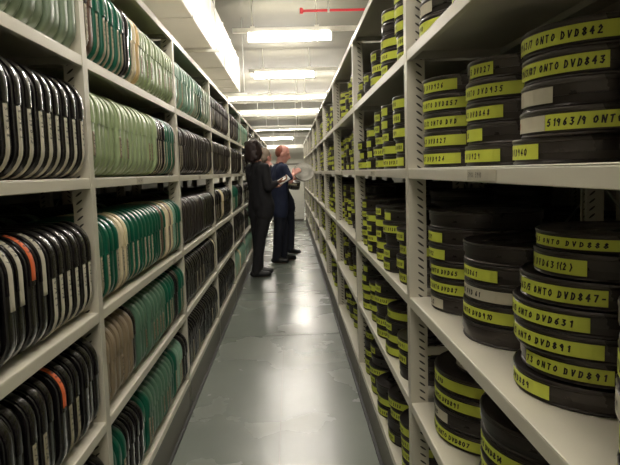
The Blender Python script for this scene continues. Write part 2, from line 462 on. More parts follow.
def lab_parts(kind):
    b = MB(); strip(b, -.0185, -.0025, .0012, .08, .555, M[kind]); return [(b.v, b.f, M[kind])]
for bi, bay in enumerate(bays):
    y0, y1 = YL[bi] + .0215, YL[bi + 1] - .0215
    for si, run in enumerate(bay):
        z = SHELVES[si][0]; rr = random.Random(bi * 10 + si)
        for i, key in enumerate(run):
            y = y0 + .027 + i * (y1 - y0 - .054) / (NB - 1)
            if bi == 0 and i < 12: continue          # wholly outside the frame
            lab = None
            if key in ('black', 'blackb'):
                lab = 'paper' if (bi == 0 and si >= 2) else ('paperg' if rr.random() < (.75 if bi < 1 else .15) else None)
            elif key in ('dgreen', 'tgreen'): lab = 'paperg' if rr.random() < .6 else None
            elif key == 'cream_p': lab = 'paperg' if rr.random() < .5 else None
            elif key in ('mgreen', 'pgreen', 'taupe'): lab = 'aged' if rr.random() < .4 else None
            if bi == 0 and si == 2 and i in (13, 14, 15, 17): lab = 'high'
            if (bi, si, i) in ((0, 2, 16), (0, 1, 18)): lab = 'orange'
            dx = rr.uniform(-.006, .004); tilt = rr.uniform(-.006, .006); dz = 0.0003
            mtx = Matrix.Translation((XL - .002 + dx, y, z + dz)) @ Matrix.Rotation(tilt, 4, 'Z')
            if bi <= 2 and count < 300:
                oi = i - 11 if bi == 0 else i + 1
                w = {'orange': ' orange-labelled', 'high': ' corner-labelled'}.get(lab, '')
                if bi == 0: lb = '%s square can%s, %s before far post, %s, %s' % (NAMES[key], w, ORD[24 - i], SHELVES[si][1], BAYN[bi])
                else: lb = '%s square can%s, %s along the %s, %s' % (NAMES[key], w, ORD[oi], SHELVES[si][1], BAYN[bi])
                put_square(key, (XL - .002 + dx, y, z + dz), (0, 0, tilt), lb, 'upright square cans on the ' + SHELVES[si][1] + ' of the ' + BAYN[bi], lab, rr.randrange(6))
                count += 1
            else:
                add_mesh(far, simple_parts(key), mtx)
                if lab: add_mesh(far, lab_parts('paperg'), mtx)
# second row of cans behind, seen over the first
for bi in range(0, 8):
    y0, y1 = YL[bi] + .05, YL[bi + 1] - .05
    for si in range(5):
        rr = random.Random(bi * 7 + si)
        for i in range(22):
            if bi == 0 and i < 10: continue
            y = y0 + i * (y1 - y0) / 21
            key = 'black' if rr.random() < .85 else 'ggreen'
            mtx = Matrix.Translation((XL - .31, y, SHELVES[si][0]))
            b = simple_parts(key)[:1]; add_mesh(far, b, mtx)
            if bi < 5: add_mesh(far, b, Matrix.Translation((XL - DEPTH - .09, y, SHELVES[si][0])))
tag(far.build('square_film_can'), 'more upright square cans filling the far bays and back row of the left rack', 'film cans', kind='stuff')

# ------------------------------------------------------------------ round cans
def can_profiles():
    base = [(.0, 0), (.145, 0), (.1482, .0012), (.149, .003), (.1482, .005), (.1458, .0068), (.1462, .0085), (.1462, .030)]
    lid = [(.1465, .0205), (.1497, .0205), (.15, .0225), (.15, .0385), (.1494, .0392), (.1494, .0405), (.151, .0422), (.1512, .0462), (.1498, .0485), (.147, .0487), (.1445, .0470), (.142, .0455), (.10, .0452), (.096, .0463), (.06, .0463), (.056, .0452), (0.0, .0452)]
    return base, lid
def can_meshes(key):
    if ('c', key) in meshes: return meshes['c', key]
    base, lid = can_profiles()
    mb = MB(); mb.lathe(base, M['can' if key == 'can' else key], 48); a = mb.data('can_base')
    mb = MB(); mb.lathe(lid, M['canlid' if key == 'can' else key], 48); b = mb.data('can_lid')
    for me in (a, b): me.set_sharp_from_angle(angle=R(40))
    meshes['c', key] = (a, b); return a, b
def band(mb, r, z0, z1, a0, a1, m, t=.0007):
    n = max(3, int((a1 - a0) / 6)); vs = []
    for i in range(n + 1):
        a = R(a0 + (a1 - a0) * i / n); c, s_ = math.cos(a), math.sin(a)
        vs += [(r * c, r * s_, z0), ((r + t) * c, (r + t) * s_, z0), ((r + t) * c, (r + t) * s_, z1), (r * c, r * s_, z1)]
    fs = []
    for k in range(n):
        o = k * 4
        for i in range(4): fs.append((o + i, o + (i + 1) % 4, o + 4 + (i + 1) % 4, o + 4 + i))
    fs += [(3, 2, 1, 0), (n * 4, n * 4 + 1, n * 4 + 2, n * 4 + 3)]
    mb.add(vs, fs, m, False)
def tape_mesh(a0, a1, m, z0=.0095, z1=.0375):
    k = ('tape', round(a0), round(a1), m.name)
    if k not in meshes:
        mb = MB(); band(mb, .1502, z0, z1, a0, a1, m); meshes[k] = mb.data('tape_label')
    return meshes[k]
def text_mesh(txt, a0, a1, rs, ink='ink', seed=0):
    k = ('txt', txt, round(a0), round(a1), rs, ink)
    if k in meshes: return meshes[k]
    mb = MB(); r = .1513
    n = sum(.55 if c in '1/-() ' else 1 for c in txt); h = .0115
    adv = min(.0122 / rs, (R(a1 - a0) * r - .008) / max(n, 1)); adv = max(adv, .006)
    fn = lambda u, v: (r * math.cos(R(a0) + (u + .005) / r), r * math.sin(R(a0) + (u + .005) / r), .0175 + v)
    writing(mb, txt, h if adv > .0095 else h * .85, adv, fn, M[ink], .0027, seed)
    meshes[k] = mb.data('tape_writing'); return meshes[k]
BAYR = ["right rack's nearest bay", "right rack's second bay", "right rack's third bay", "right rack's fourth bay", "right rack's fifth bay"]
rc = 0
def put_round(loc, r, h, tapes, label, group, key='can'):
    t = empty('round_film_can', loc); tag(t, label, 'film can', group)
    t.scale = (r / .15, r / .15, h / .049)
    a, b = can_meshes(key); link('can_base', a, t); link('can_lid', b, t)
    for a0, a1, mk, txt in tapes:
        o = link('tape_label', tape_mesh(a0, a1, M[mk]), t)
        if mk != 'tape': o['label'] = 'grey-white paper label'
        if txt: link('tape_writing', text_mesh(txt, a0, a1, r / .15, 'inkr' if txt == '0' else 'ink', len(txt)), o)
    return t
Y, W_ = 'tape', 'paper'
# nearest bay, written out: (centre x, y, radius, can height, cans from the bottom up)
T = {
 3: [('farthest stack', .513, 1.698, .133, .0485, [[(178, 242, Y, '87 DVD924')], [(179, 247, Y, '63 DVD827')], [(176, 258, Y, '63/2 ONTO DVD')], [(176, 258, Y, '7 ONTO DVD857')], [(182, 238, Y, '5 DVD926')]]),
     ('third-nearest stack', .5596, 1.432, .133, .0485, [[(166, 228, Y, '7 DVD929')], [(164, 205, Y, '928')], [(172, 230, Y, '63 DVD848')], [(164, 258, Y, '/2 ONTO DVD935')], [(183, 218, Y, '5 DVD27')]]),
     ('second-nearest stack', .593, 1.12, .15, .0485, [[(166, 205, Y, 'DVD940')], [(165, 202.5, W_, '0'), (203, 285, Y, '51963/9 ONTO')], [(165, 208, W_, '')], [(160, 243, Y, '51963/87 ONTO DVD843')], [(160, 285, Y, '51963/7 ONTO DVD842')]]),
     ('nearest stack', .53, .67, .133, .0485, [[(150, 240, Y, '3 DVD881')], [(160, 235, Y, 'ONTO DVD88')], [(140, 250, Y, '51964 ONTO DVD')], [(160, 200, W_, '')], [(150, 240, Y, 'DVD844')]])],
 2: [('farthest stack', .548, 1.68, .155, .0465, [[(176, 205, W_, '5/2')], [(167, 232, Y, '5/2 ONTO DVD87')], [(182, 236, Y, 'ONTO DVD65')], [(168, 210, Y, 'DVD92')], [(170, 207, Y, 'DVD9')], []]),
     ('third-nearest stack', .561, 1.373, .158, .0455, [[], [(158, 240, Y, '3/2 ONTO DVD910')], [(158, 236, W_, '519/3 DVD 61')], [(168, 220, Y, '1 DVD861')], []]),
     ('second-nearest stack', .552, 1.03, .155, .0420, [[(166, 210, Y, 'DVD889')], [(181, 246, Y, '73 ONTO DVD891')], [(158, 241, Y, '63/5 ONTO DVD891')], [(160, 234, Y, '63/5 ONTO DVD631')], [(172, 241, Y, '63/5 ONTO DVD847-')], [(165, 223, Y, '9 DVD631(2)')], [(168, 268, Y, '63 ONTO DVD888')]]),
     ('nearest stack', .515, .61, .15, .0480, [[(150, 240, Y, 'ONTO DVD890')], [(150, 215, Y, 'DVD631')], [(150, 240, W_, '519')], [(150, 240, Y, 'DVD848')], []])],
 1: [('farthest stack', .575, 1.60, .19, .0480, [[(160, 240, Y, '51963/4 ONTO DVD807')], [(176, 202, W_, '5/3')], [(160, 245, Y, '63/8 ONTO DVD891')], [(164, 240, Y, '51963 DVD')], [(176, 205, W_, '519 DVD')]]),
     ('third-nearest stack', .57, 1.17, .19, .0480, [[(160, 240, Y, 'ONTO DVD81')], [(162, 235, Y, 'ONTO DVD87')], [(158, 240, Y, '63/2 ONTO DVD815')], [(162, 225, Y, 'ONTO DVD814')], []]),
     ('second-nearest stack', .56, .79, .155, .0480, [[(150, 240, Y, 'DVD80')], [(150, 215, Y, 'DVD81')], [], [(150, 240, Y, 'DVD82')]])],
 0: [('farthest stack', .56, 1.62, .155, .0490, [[], [(165, 230, Y, 'DVD70')], [], [(165, 240, Y, 'DVD71')], []]),
     ('third-nearest stack', .56, 1.28, .155, .0490, [[(165, 230, Y, 'DVD72')], [], [(165, 240, Y, 'DVD73')], []]),
     ('second-nearest stack', .56, .94, .155, .0490, [[(165, 230, Y, 'DVD74')], [(165, 240, Y, 'DVD75')], []])],
 4: [('farthest stack', .52, 1.68, .15, .0495, [[(165, 230, Y, 'DVD90')], [(165, 205, W_, '51/3')], [(165, 240, Y, 'DVD91')], [(165, 240, Y, 'DVD92')], []]),
     ('third-nearest stack', .52, 1.33, .15, .0495, [[(165, 240, Y, 'ONTO DVD93')], [(165, 240, Y, 'ONTO DVD94')], [(165, 220, Y, 'DVD95')], [(165, 240, Y, 'DVD96')]]),
     ('second-nearest stack', .52, .98, .15, .0495, [[(165, 240, Y, 'ONTO DVD97')], [(165, 220, Y, 'DVD98')], [(165, 240, Y, 'DVD99')], [(165, 240, Y, 'DVD96')]])]}
LV = ['bottom', 'second up', 'third up', 'fourth up', 'fifth up', 'sixth up', 'seventh up']
for si, stacks in T.items():
    z = SHELVES[si][0]
    for sn, cx, cy, r, h, cans in stacks:
        rr = random.Random(int(cy * 100) + si)
        for k, tp in enumerate(cans):
            r2 = r; ox, oy = rr.uniform(-.003, .003), rr.uniform(-.003, .003)
            if k == 0 and si == 3 and sn.startswith('second'): oy = .028; ox = -.006
            if si == 2 and sn.startswith('second'):
                r2 = [.155, .147, .156, .156, .15, .136, .133][k]; ox = [0, .004, .002, 0, .004, .008, .008][k]; oy = [0, 0, .0, .0, -.004, -.02, -.02][k]
            if si == 1 and sn == 'farthest stack' and k == 4: r2 = .15; ox = .015; oy = -.015
            tn = 'yellow-taped' if any(q[2] == Y for q in tp) else ('white-labelled' if tp else 'unlabelled')
            wr = max([q[3] for q in tp] + [''], key=len).split(' ')[-1]
            extra = (' marked ' + wr) if wr.startswith('DVD') and len(wr) > 5 else ''
            lb = '%s round can%s, %s, %s, %s, %s' % (tn, extra, LV[k], sn, SHELVES[si][1], BAYR[0])
            hs = [.042, .042, .042, .042, .045, .044, .031] if (si == 2 and sn.startswith('second')) else [h] * 9
            put_round((cx + ox, cy + oy, z + sum(hs[:k]) + .0003), r2, hs[k], tp, lb, 'round cans on the ' + SHELVES[si][1] + ' of the ' + BAYR[0])
            rc += 1
# further bays
farr = MB()
lp_base = [(.0, 0), (.143, 0), (.1462, .004), (.1462, .0205), (.15, .0215), (.15, .0435), (.1465, .0487), (.142, .0455), (0, .0455)]
lpc = MB(); lpc.lathe(lp_base, M['can'], 20)
lpt = {}
for a0, a1 in ((150, 240), (165, 235), (180, 250), (160, 205)):
    b = MB(); band(b, .1503, .0095, .0375, a0, a1, M['tape']); lpt[(a0, a1)] = b
STN = ['nearest stack', 'second stack', 'third stack', 'fourth stack', 'fifth stack']
cand = []
for bi in range(1, 10):
    y0, y1 = YR[bi], YR[bi + 1]
    for si in range(5):
        rr = random.Random(bi * 31 + si * 5 + 2); z = SHELVES[si][0]
        for row in (0, 1):
            for k in range(5):
                r = .133
                cy = y0 + .235 + k * (y1 - y0 - .43) / 4 + rr.uniform(-.003, .003)
                cx = XR + ((.142 if bi == 1 else .185) if row == 0 else .465) + rr.uniform(-.004, .008)
                if si in (3, 4): n = rr.choice([4, 5, 5])
                elif si == 0: n = rr.choice([3, 4, 5])
                else: n = rr.choice([4, 5, 6])
                if bi == 1 and row == 0:
                    n = {4: [6, 5, 3, 2, 2], 3: [5, 5, 5, 4, 3], 2: [4, 5, 5, 4, 5], 1: [3, 4, 5, 4, 5], 0: [4, 4, 3, 5, 5]}[si][k]
                hh = .0485
                n = min(n, int(((TOP - .04 if si == 4 else SHELVES[si + 1][0] - .036) - z) / hh))
                for q in range(n):
                    ang = rr.choice([(150, 240), (165, 235), (180, 250), (160, 205), (160, 205)])
                    if row == 1 and rr.random() < .6: ang = None
                    if rr.random() < (.12 if bi < 2 else .25): ang = None
                    cand.append((bi, si, row, k, q, (cx + rr.uniform(-.006, .006), cy + rr.uniform(-.006, .006), z + q * hh + .0003), r, hh, ang, n))
# nearest bays' front stacks first
cand.sort(key=lambda c: (c[2] == 1 and c[0] > 1, c[0] + (1.5 if c[2] else 0)))
for bi, si, row, k, q, loc, r, hh, ang, n in cand:
    if rc < 297 and bi <= 5:
        rr = random.Random(bi * 97 + si * 13 + k * 5 + q)
        tp = [(ang[0], ang[1], Y, rr.choice(['ONTO DVD8', 'ONTO DVD9', '5/63 DVD8', 'DVD91']))] if ang else []
        lb = '%s can, %s, %s%s, %s, %s' % ('yellow-taped' if ang else 'unlabelled', LV[q], 'back-row ' if row else 'front-row ', STN[k], SHELVES[si][1], BAYR[bi])
        put_round(loc, r, hh, tp, lb, 'round cans on the ' + SHELVES[si][1] + ' of the ' + BAYR[bi]); rc += 1
    else:
        mtx = Matrix.Translation(loc) @ Matrix.Diagonal((1, 1, hh / .049, 1))
        farr.add([mtx @ Vector(p) for p in lpc.v], lpc.f, M['can'], True)
        if ang: farr.add([mtx @ Vector(p) for p in lpt[ang].v], lpt[ang].f, M['tape'])
tag(farr.build('round_film_can', sharp=True), 'more stacked round cans with yellow tape filling the far bays of the right rack', 'film cans', kind='stuff')
# cans on the rack behind the right one
bk = MB()
for bi in range(0, 4):
    for si in range(5):
        rr = random.Random(bi * 3 + si + 50)
        for k in range(4):
            n = rr.choice([4, 5, 6]) if si < 3 else rr.choice([4, 5])
            for q in range(n):
                mtx = Matrix.Translation((XR + DEPTH + .06 + .20, YR[bi] + .22 + k * .36, SHELVES[si][0] + q * .0487))
                bk.add([mtx @ Vector(p) for p in lpc.v], lpc.f, M['can'], True)
tag(bk.build('round_film_can', sharp=True), 'dark round cans on the second rack seen through the right rack', 'film cans', kind='stuff')

# ------------------------------------------------------------------ overhead
LZ = 3.05
def light(y, L, label, x=.05, lit=True):
    t = empty('ceiling_light', (x, y, LZ)); tag(t, label, 'ceiling light', 'batten lights across the aisle')
    mb = MB(); mb.box((-L / 2, -.018, .105), (L / 2, .018, .12), M['white']); bevel(mb.build('housing', t), .004)
    mb = MB(); n = 20; vs = []
    prof = [(.046 * math.cos(2 * PI * i / n), .053 + .052 * math.sin(2 * PI * i / n)) for i in range(n)]
    k = len(prof)
    for xx in (-L / 2 + .02, L / 2 - .02): vs += [(xx, a, b) for a, b in prof]
    mb.add(vs, [(i, (i + 1) % k, k + (i + 1) % k, k + i) for i in range(k)] + [tuple(range(k))[::-1], tuple(range(k, 2 * k))], M['lamp'], True)
    mb.build('diffuser', t)
    for sx in (-1, 1):
        mb = MB(); mb.box((sx * L / 2, -.054, -.002), (sx * (L / 2 - .02), .054, .12), M['white'])
        mb.build('end_cap', t)
    return t
def trunk(y, z, x0, x1, label, h=.06, hang=(-.45, .42)):
    t = empty('trunking_rail', (0, y, z)); tag(t, label, 'rail', 'white trunking rails across the aisle')
    mb = MB(); mb.box((x0, -.03, 0), (x1, .03, h), M['white']); bevel(mb.build('rail', t), .003)
    for hx in hang:
        mb = MB(); mb.tube((hx, 0, h), (hx, 0, CEIL - z), .007, M['white'], 8); mb.box((hx - .03, -.035, -.012), (hx + .03, .035, h + .02), M['white'])
        mb.build('hanger', t)
    return t
LD = [(-1.9, 'batten light behind the camera end of the aisle'), (1.5, 'lit batten light above the near end of the aisle'), (4.85, 'lit batten light over the nearest aisle section, above the frame'),
      (8.38, 'nearest lit batten light seen across the top of the aisle'), (11.6, 'second lit batten light, below and beyond the nearest one'),
      (15.3, 'third lit batten light, small and beyond the duct end'), (18.9, 'fourth lit batten light far down the aisle'), (25.6, 'fifth lit batten light far down the aisle'),
      (33., 'farthest lit batten light above the heads of the people')]
for i, (y, lb) in enumerate(LD):
    L = 1.15 if i < 5 else (3.0 if i < 8 else 1.9)
    light(y, L, lb, x=(.05 if i != 4 else -.06) if i < 5 else (0 if i < 8 else -.75))
    trunk(y, LZ + .121, -.72 if 0 < i < 5 else -1.9, 1.69, 'white trunking rail carrying the ' + ['light behind the camera', 'light over the near end', 'light just above the frame', 'nearest visible light', 'second visible light', 'third visible light', 'fourth visible light', 'fifth visible light', 'farthest light'][i])
trunk(14.5, 2.93, -1.9, 1.69, 'plain white rail hung just before the third batten light', .07, (-1.02, .2))
trunk(17.9, 2.93, -1.9, 1.69, 'plain white rail hung just before the fourth batten light', .1, (-.9, .2))
trunk(24.4, 2.98, -1.9, 1.69, 'plain white rail hung just before the fifth batten light', .12, (-.9, .3))
trunk(34.4, 2.62, -1.9, 1.69, 'lowest white rail near the far wall', .2, (-.9, .3))
# red sprinkler pipe
t = empty('sprinkler_pipe', (.06, 6.86, 3.05)); tag(t, 'thin red sprinkler pipe running right below the ceiling', 'pipe')
mb = MB(); mb.tube((.12, 0, 0), (1.6, 0, 0), .014, M['red'], 12); mb.build('pipe', t)
mb = MB(); mb.tube((.12, 0, -.03), (.12, 0, .03), .02, M['red'], 12); mb.build('sprinkler_head', t)
for x in (.42, 1.3):
    mb = MB(); mb.tube((x, 0, .01), (x, 0, .55), .005, M['steel'], 8); mb.box((x - .012, -.018, -.018), (x + .012, .018, .018), M['steel']); mb.build('hanger', t)
t = empty('conduit', (.06, 6.6, 3.13)); tag(t, 'thin dark conduit just above the red sprinkler pipe', 'pipe')
mb = MB(); mb.tube((.12, 0, 0), (1.6, 0, 0), .008, M['plinth'], 8); mb.build('pipe', t)
for x in (.5, 1.4):
    mb = MB(); mb.tube((x, 0, .008), (x, 0, .47), .004, M['steel'], 8); mb.build('hanger', t)
# ventilation duct over the left rack
t = empty('ventilation_duct', (0, 0, 2.5)); tag(t, 'large white lagged ventilation duct above the left rack', 'duct')
ys = [-1.2, .0, 1.2, 2.4, 3.6, 4.85, 6.0, 7.1, 8.0, 8.7, 9.2]
for a, b in zip(ys, ys[1:]):
    mb = MB(); mb.box((-1.75, a + .012, 0), (-.72, b - .012, .5), M['duct']); bevel(mb.build('duct_section', t), .012, 3)
    mb = MB()
    mb.box((-1.756, b - .013, -.006), (-.714, b + .013, .506), M['duct']); bevel(mb.build('duct_flange', t), .003)
mb = MB(); mb.box((-1.7, 9.3, -.03), (-.62, 9.34, -.005), M['white']); mb.build('support_channel', t)
for x in (-1.62, -.66):
    mb = MB(); mb.tube((x, 9.32, -.005), (x, 9.32, 1.1), .007, M['steel'], 8); mb.build('hanger_rod', t)
for y in (2.4, 6.0):
    for x in (-1.8, -.68):
        mb = MB(); mb.tube((x, y, -.02), (x, y, 1.1), .007, M['steel'], 8); mb.build('hanger_rod', t)
    mb = MB(); mb.box((-1.83, y - .018, -.04), (-.65, y + .018, -.015), M['white']); mb.build('support_channel', t)

# white cabinet closing the end of the aisle
t = empty('metal_cabinet', (.0, 15.6, 0)); tag(t, 'white metal cabinet with louvred lower doors at the far end of the aisle', 'cabinet')
mb = MB(); mb.box((-.55, 0, .05), (.33, .45, 1.46), M['white']); bevel(mb.build('body', t), .005)
mb = MB(); mb.box((-.57, -.02, 1.46), (.345, .46, 1.50), M['plinth']); mb.build('top', t)
for x0, x1 in ((-.54, -.115), (-.105, .32)):
    mb = MB(); mb.box((x0, -.02, .5), (x1, -.001, 1.4), M['white']); d = mb.build('door', t); bevel(d)
    mb = MB(); hx = x1 - .03 if x0 < -.3 else x0 + .03
    mb.tube((hx, -.04, .9), (hx, -.04, 1.05), .006, M['steel'], 8); mb.tube((hx, -.02, .91), (hx, -.04, .91), .005, M['steel'], 8); mb.tube((hx, -.02, 1.04), (hx, -.04, 1.04), .005, M['steel'], 8)
    mb.build('handle', d)
for k in range(4):
    mb = MB(); z = .07 + k * .105
    mb.box((-.54, -.02, z), (.32, -.001, z + .09), M['white']); d = mb.build('drawer', t); bevel(d)
    mb = MB(); mb.box((-.3, -.03, z + .07), (.1, -.02, z + .08), M['plinth']); mb.build('handle', d)
mb = MB(); mb.box((-.53, .02, 0), (.31, .43, .05), M['plinth']); mb.build('plinth', t)

# ------------------------------------------------------------------ people
def capsule(bm, a, b, ra, rb, n=14, flat=1.):
    """tapered capsule from a to b; flat squashes it along y"""
    a = Vector(a); b = Vector(b); d = b - a; L = d.length
    if L < 1e-6: d = Vector((0, 0, 1)); L = 1e-6
    d.normalize(); u = d.orthogonal().normalized(); w = d.cross(u); rings = []
    K = 5
    for i in range(K + 1):
        t = -PI / 2 + (PI / 2) * i / K; rings.append((a + d * (ra * math.sin(t)), ra * math.cos(t)))
    for i in range(K + 1):
        t = (PI / 2) * i / K; rings.append((b + d * (rb * math.sin(t)), rb * math.cos(t)))
    vs = []
    for c, r in rings:
        r = max(r, 1e-4)
        vs.append([bm.verts.new(c + Vector((1, flat, 1)) * 0 + u * math.cos(2 * PI * i / n) * r + w * math.sin(2 * PI * i / n) * r) for i in range(n)])
    for p, q in zip(vs, vs[1:]):
        for i in range(n): bm.faces.new((p[i], p[(i + 1) % n], q[(i + 1) % n], q[i]))
    bm.faces.new(vs[0][::-1]); bm.faces.new(vs[-1])
def ellipsoid(bm, c, rad, rot=None):
    g = bmesh.ops.create_icosphere(bm, subdivisions=3, radius=1)
    m = Matrix.Translation(c) @ (rot.to_4x4() if rot else Matrix.Identity(4)) @ Matrix.Diagonal((*rad, 1))
    bmesh.ops.transform(bm, matrix=m, verts=g['verts'])
def fuse(bm, name, m, parent, vox, smooth=4):
    bmesh.ops.recalc_face_normals(bm, faces=bm.faces)
    me = bpy.data.meshes.new(name); bm.to_mesh(me); bm.free()
    o = bpy.data.objects.new(name, me); C.objects.link(o)
    r = o.modifiers.new('r', 'REMESH'); r.mode = 'VOXEL'; r.voxel_size = vox
    sm = o.modifiers.new('s', 'SMOOTH'); sm.iterations = smooth; sm.factor = .5
    dg = bpy.context.evaluated_depsgraph_get(); dg.update()
    me2 = bpy.data.meshes.new_from_object(o.evaluated_get(dg)); bpy.data.objects.remove(o)
    me2.name = name; me2.materials.clear(); me2.materials.append(m)
    me2.polygons.foreach_set('use_smooth', [True] * len(me2.polygons))
    return link(name, me2, parent)
def frame(fwd, up=Vector((0, 0, 1))):
    f = Vector(fwd).normalized(); r = f.cross(up).normalized(); u = r.cross(f); return f, r, u
def hand(bm, wrist, direction, palm_n, side, curl=.7):
    """palm, four unequal bent fingers and a thumb leaving the side of the palm"""
    d = Vector(direction).normalized(); n = (Vector(palm_n) - d * Vector(palm_n).dot(d)).normalized(); s_ = d.cross(n) * side
    w = Vector(wrist)
    for k in range(4):
        o = (k - 1.5) * .019
        a = w + d * .015 + s_ * o * .7; b = w + d * .085 + s_ * o
        capsule(bm, a, b, .0135, .0115)
        L = [.042, .047, .044, .034][k]; p = b; dd = d.copy()
        for seg_, sc in enumerate((1, .65, .5)):
            dd = (Matrix.Rotation(0, 3, 'X') @ dd); dd = (dd * math.cos(curl * .75) + n * math.sin(curl * .75)).normalized() if seg_ == 0 else (dd * math.cos(curl) + (n * dd.dot(d) - d * dd.dot(n)) * math.sin(curl)).normalized()
            q = p + dd * L * sc; capsule(bm, p, q, .0092 - seg_ * .0006, .0086 - seg_ * .0006); p = q
    p = w + d * .025 - s_ * .03; q = p + (d * .6 - s_ * .75 + n * .2).normalized() * .04; capsule(bm, p, q, .013, .011)
    q2 = q + (d * .85 - s_ * .2 + n * .5).normalized() * .032; capsule(bm, q, q2, .0105, .009)

def person(J, head_f, skin, S=1.):
    """J: joints in world space. Returns the root, bm of the body"""
    bm = bmesh.new()
    f, r, u = frame(head_f); hc = Vector(J['head'])
    rot = Matrix((r, f, u)).transposed()
    ellipsoid(bm, hc + u * .02 - f * .01, (.073, .094, .105), rot)         # skull
    ellipsoid(bm, hc - u * .045 + f * .022, (.056, .066, .072), rot)       # face and jaw
    ellipsoid(bm, hc - u * .098 + f * .06, (.022, .02, .016), rot)         # chin
    capsule(bm, hc + u * .012 + f * .085, hc - u * .03 + f * .106, .009, .014)     # nose
    for q in (-1, 1):
        ellipsoid(bm, hc + r * q * .031 + f * .072 + u * .012, (.013, .011, .009), rot)     # eyes
        capsule(bm, hc + r * q * .014 + f * .083 + u * .032, hc + r * q * .048 + f * .068 + u * .028, .008, .006)   # brow
        ellipsoid(bm, hc + r * q * .074 - f * .006 - u * .012, (.010, .018, .031), rot)      # ear
    capsule(bm, hc - r * .02 + f * .083 - u * .06, hc + r * .02 + f * .083 - u * .06, .008, .008)   # mouth
    capsule(bm, J['neck'], hc - u * .05 - f * .02, .054, .05)
    capsule(bm, J['neck'], J['chest'], .065, .11)
    torso(bm, J, 0)
    for q in ('l', 'r'):
        capsule(bm, J['sh_' + q], J['el_' + q], .045, .036); capsule(bm, J['el_' + q], J['wr_' + q], .036, .025)
        capsule(bm, J['hip_' + q], J['kn_' + q], .078, .052); capsule(bm, J['kn_' + q], J['an_' + q], .052, .036)
        a = Vector(J['an_' + q]); tdir = Vector(J['toe_' + q]) - a; tdir.z = 0; tdir.normalize()
        capsule(bm, a + Vector((0, 0, -.04)) - tdir * .03, a + tdir * .13 + Vector((0, 0, -.055)), .033, .024)
        hand(bm, J['wr_' + q], J['hd_' + q], J['pn_' + q], 1 if q == 'l' else -1)
    return bm
def torso(bm, J, g):
    sl, sr = Vector(J['sh_l']), Vector(J['sh_r']); hl, hr = Vector(J['hip_l']), Vector(J['hip_r'])
    ch, pv = Vector(J['chest']), Vector(J['pelvis']); wa = ch.lerp(pv, .58)
    capsule(bm, sl, sr, .05 + g, .05 + g)
    capsule(bm, sl.lerp(ch, .35), wa + (sl - sr) * .16, .085 + g, .085 + g); capsule(bm, sr.lerp(ch, .35), wa - (sl - sr) * .16, .085 + g, .085 + g)
    capsule(bm, wa + (hl - hr) * .25, hl, .09 + g, .088 + g); capsule(bm, wa - (hl - hr) * .25, hr, .09 + g, .088 + g)
    capsule(bm, ch, pv, .105 + g, .1 + g)
def clothe(J, t, top, topname, bottom, sleeve=1., hem=.0):
    bm = bmesh.new(); torso(bm, J, .016)
    capsule(bm, J['neck'], J['chest'], .066, .12)
    for q in ('l', 'r'):
        el = Vector(J['el_' + q]); wr = Vector(J['wr_' + q]); e = el.lerp(wr, .93 if sleeve >= 1 else 0)
        if sleeve >= 1:
            capsule(bm, J['sh_' + q], el, .062, .052); capsule(bm, el, e, .052, .038)
        else: capsule(bm, J['sh_' + q], Vector(J['sh_' + q]).lerp(el, sleeve), .064, .058)
        hp = Vector(J['hip_' + q]); capsule(bm, hp, hp.lerp(Vector(J['kn_' + q]), hem), .106, .108)
    fuse(bm, topname, top, t, .013, 3)
    bm = bmesh.new(); capsule(bm, J['hip_l'], J['hip_r'], .102, .102)
    for q in ('l', 'r'):
        capsule(bm, J['hip_' + q], J['kn_' + q], .098, .074)
        capsule(bm, J['kn_' + q], Vector(J['an_' + q]) + Vector((0, 0, .0)), .074, .06)
    fuse(bm, 'trousers', bottom, t, .013, 3)
    for q in ('l', 'r'):
        bm = bmesh.new(); a = Vector(J['an_' + q]); d = Vector(J['toe_' + q]) - a; d.z = 0; d.normalize()
        g = a.copy(); g.z = 0
        capsule(bm, g + Vector((0, 0, .045)) - d * .04, g + d * .06 + Vector((0, 0, .045)), .043, .043)
        capsule(bm, g + d * .06 + Vector((0, 0, .04)), g + d * .15 + Vector((0, 0, .034)), .044, .034)
        for v in bm.verts: v.co.z = max(v.co.z, .004)
        sh = fuse(bm, 'shoe', M['shoe'], t, .008, 3)
def hair_cap(name, J, head_f, m, t, style):
    bm = bmesh.new(); f, r, u = frame(head_f); hc = Vector(J['head']); rot = Matrix((r, f, u)).transposed()
    if style == 'long':
        ellipsoid(bm, hc + u * .022 - f * .034, (.105, .106, .112), rot)
        ellipsoid(bm, hc - u * .045 - f * .06, (.108, .074, .11), rot)
        for k in range(26):
            a = k * 2.4; ellipsoid(bm, hc + r * math.cos(a) * .085 - f * (.05 + .04 * abs(math.sin(a))) + u * (.09 - k * .0085), (.032, .032, .034), rot)
        for q in (-1, 1): ellipsoid(bm, hc + r * q * .076 - u * .03 - f * .01, (.032, .055, .09), rot)
    elif style == 'short':
        ellipsoid(bm, hc + u * .036 - f * .026, (.084, .098, .104), rot)
        ellipsoid(bm, hc - u * .02 - f * .05, (.082, .066, .085), rot)
    else:   # receding: only the back and the sides
        ellipsoid(bm, hc + u * .022 - f * .042, (.0795, .078, .094), rot)
    return fuse(bm, name, m, t, .009, 2)

def build_person(label, J, head_f, skin, hair, style, top, topname, bottom, sleeve=1., hem=0.):
    t = empty('person', (J['pelvis'][0], J['pelvis'][1], 0)); tag(t, label, 'person')
    off = Vector(t.location)
    J = {k: ((Vector(v) - off) if k[:2] not in ('hd', 'pn') else Vector(v)) for k, v in J.items()}
    bm = person(J, head_f, skin); fuse(bm, 'body', skin, t, .0062, 2)
    clothe(J, t, top, topname, bottom, sleeve, hem)
    hair_cap('hair', J, head_f, hair, t, style)
    return t, J

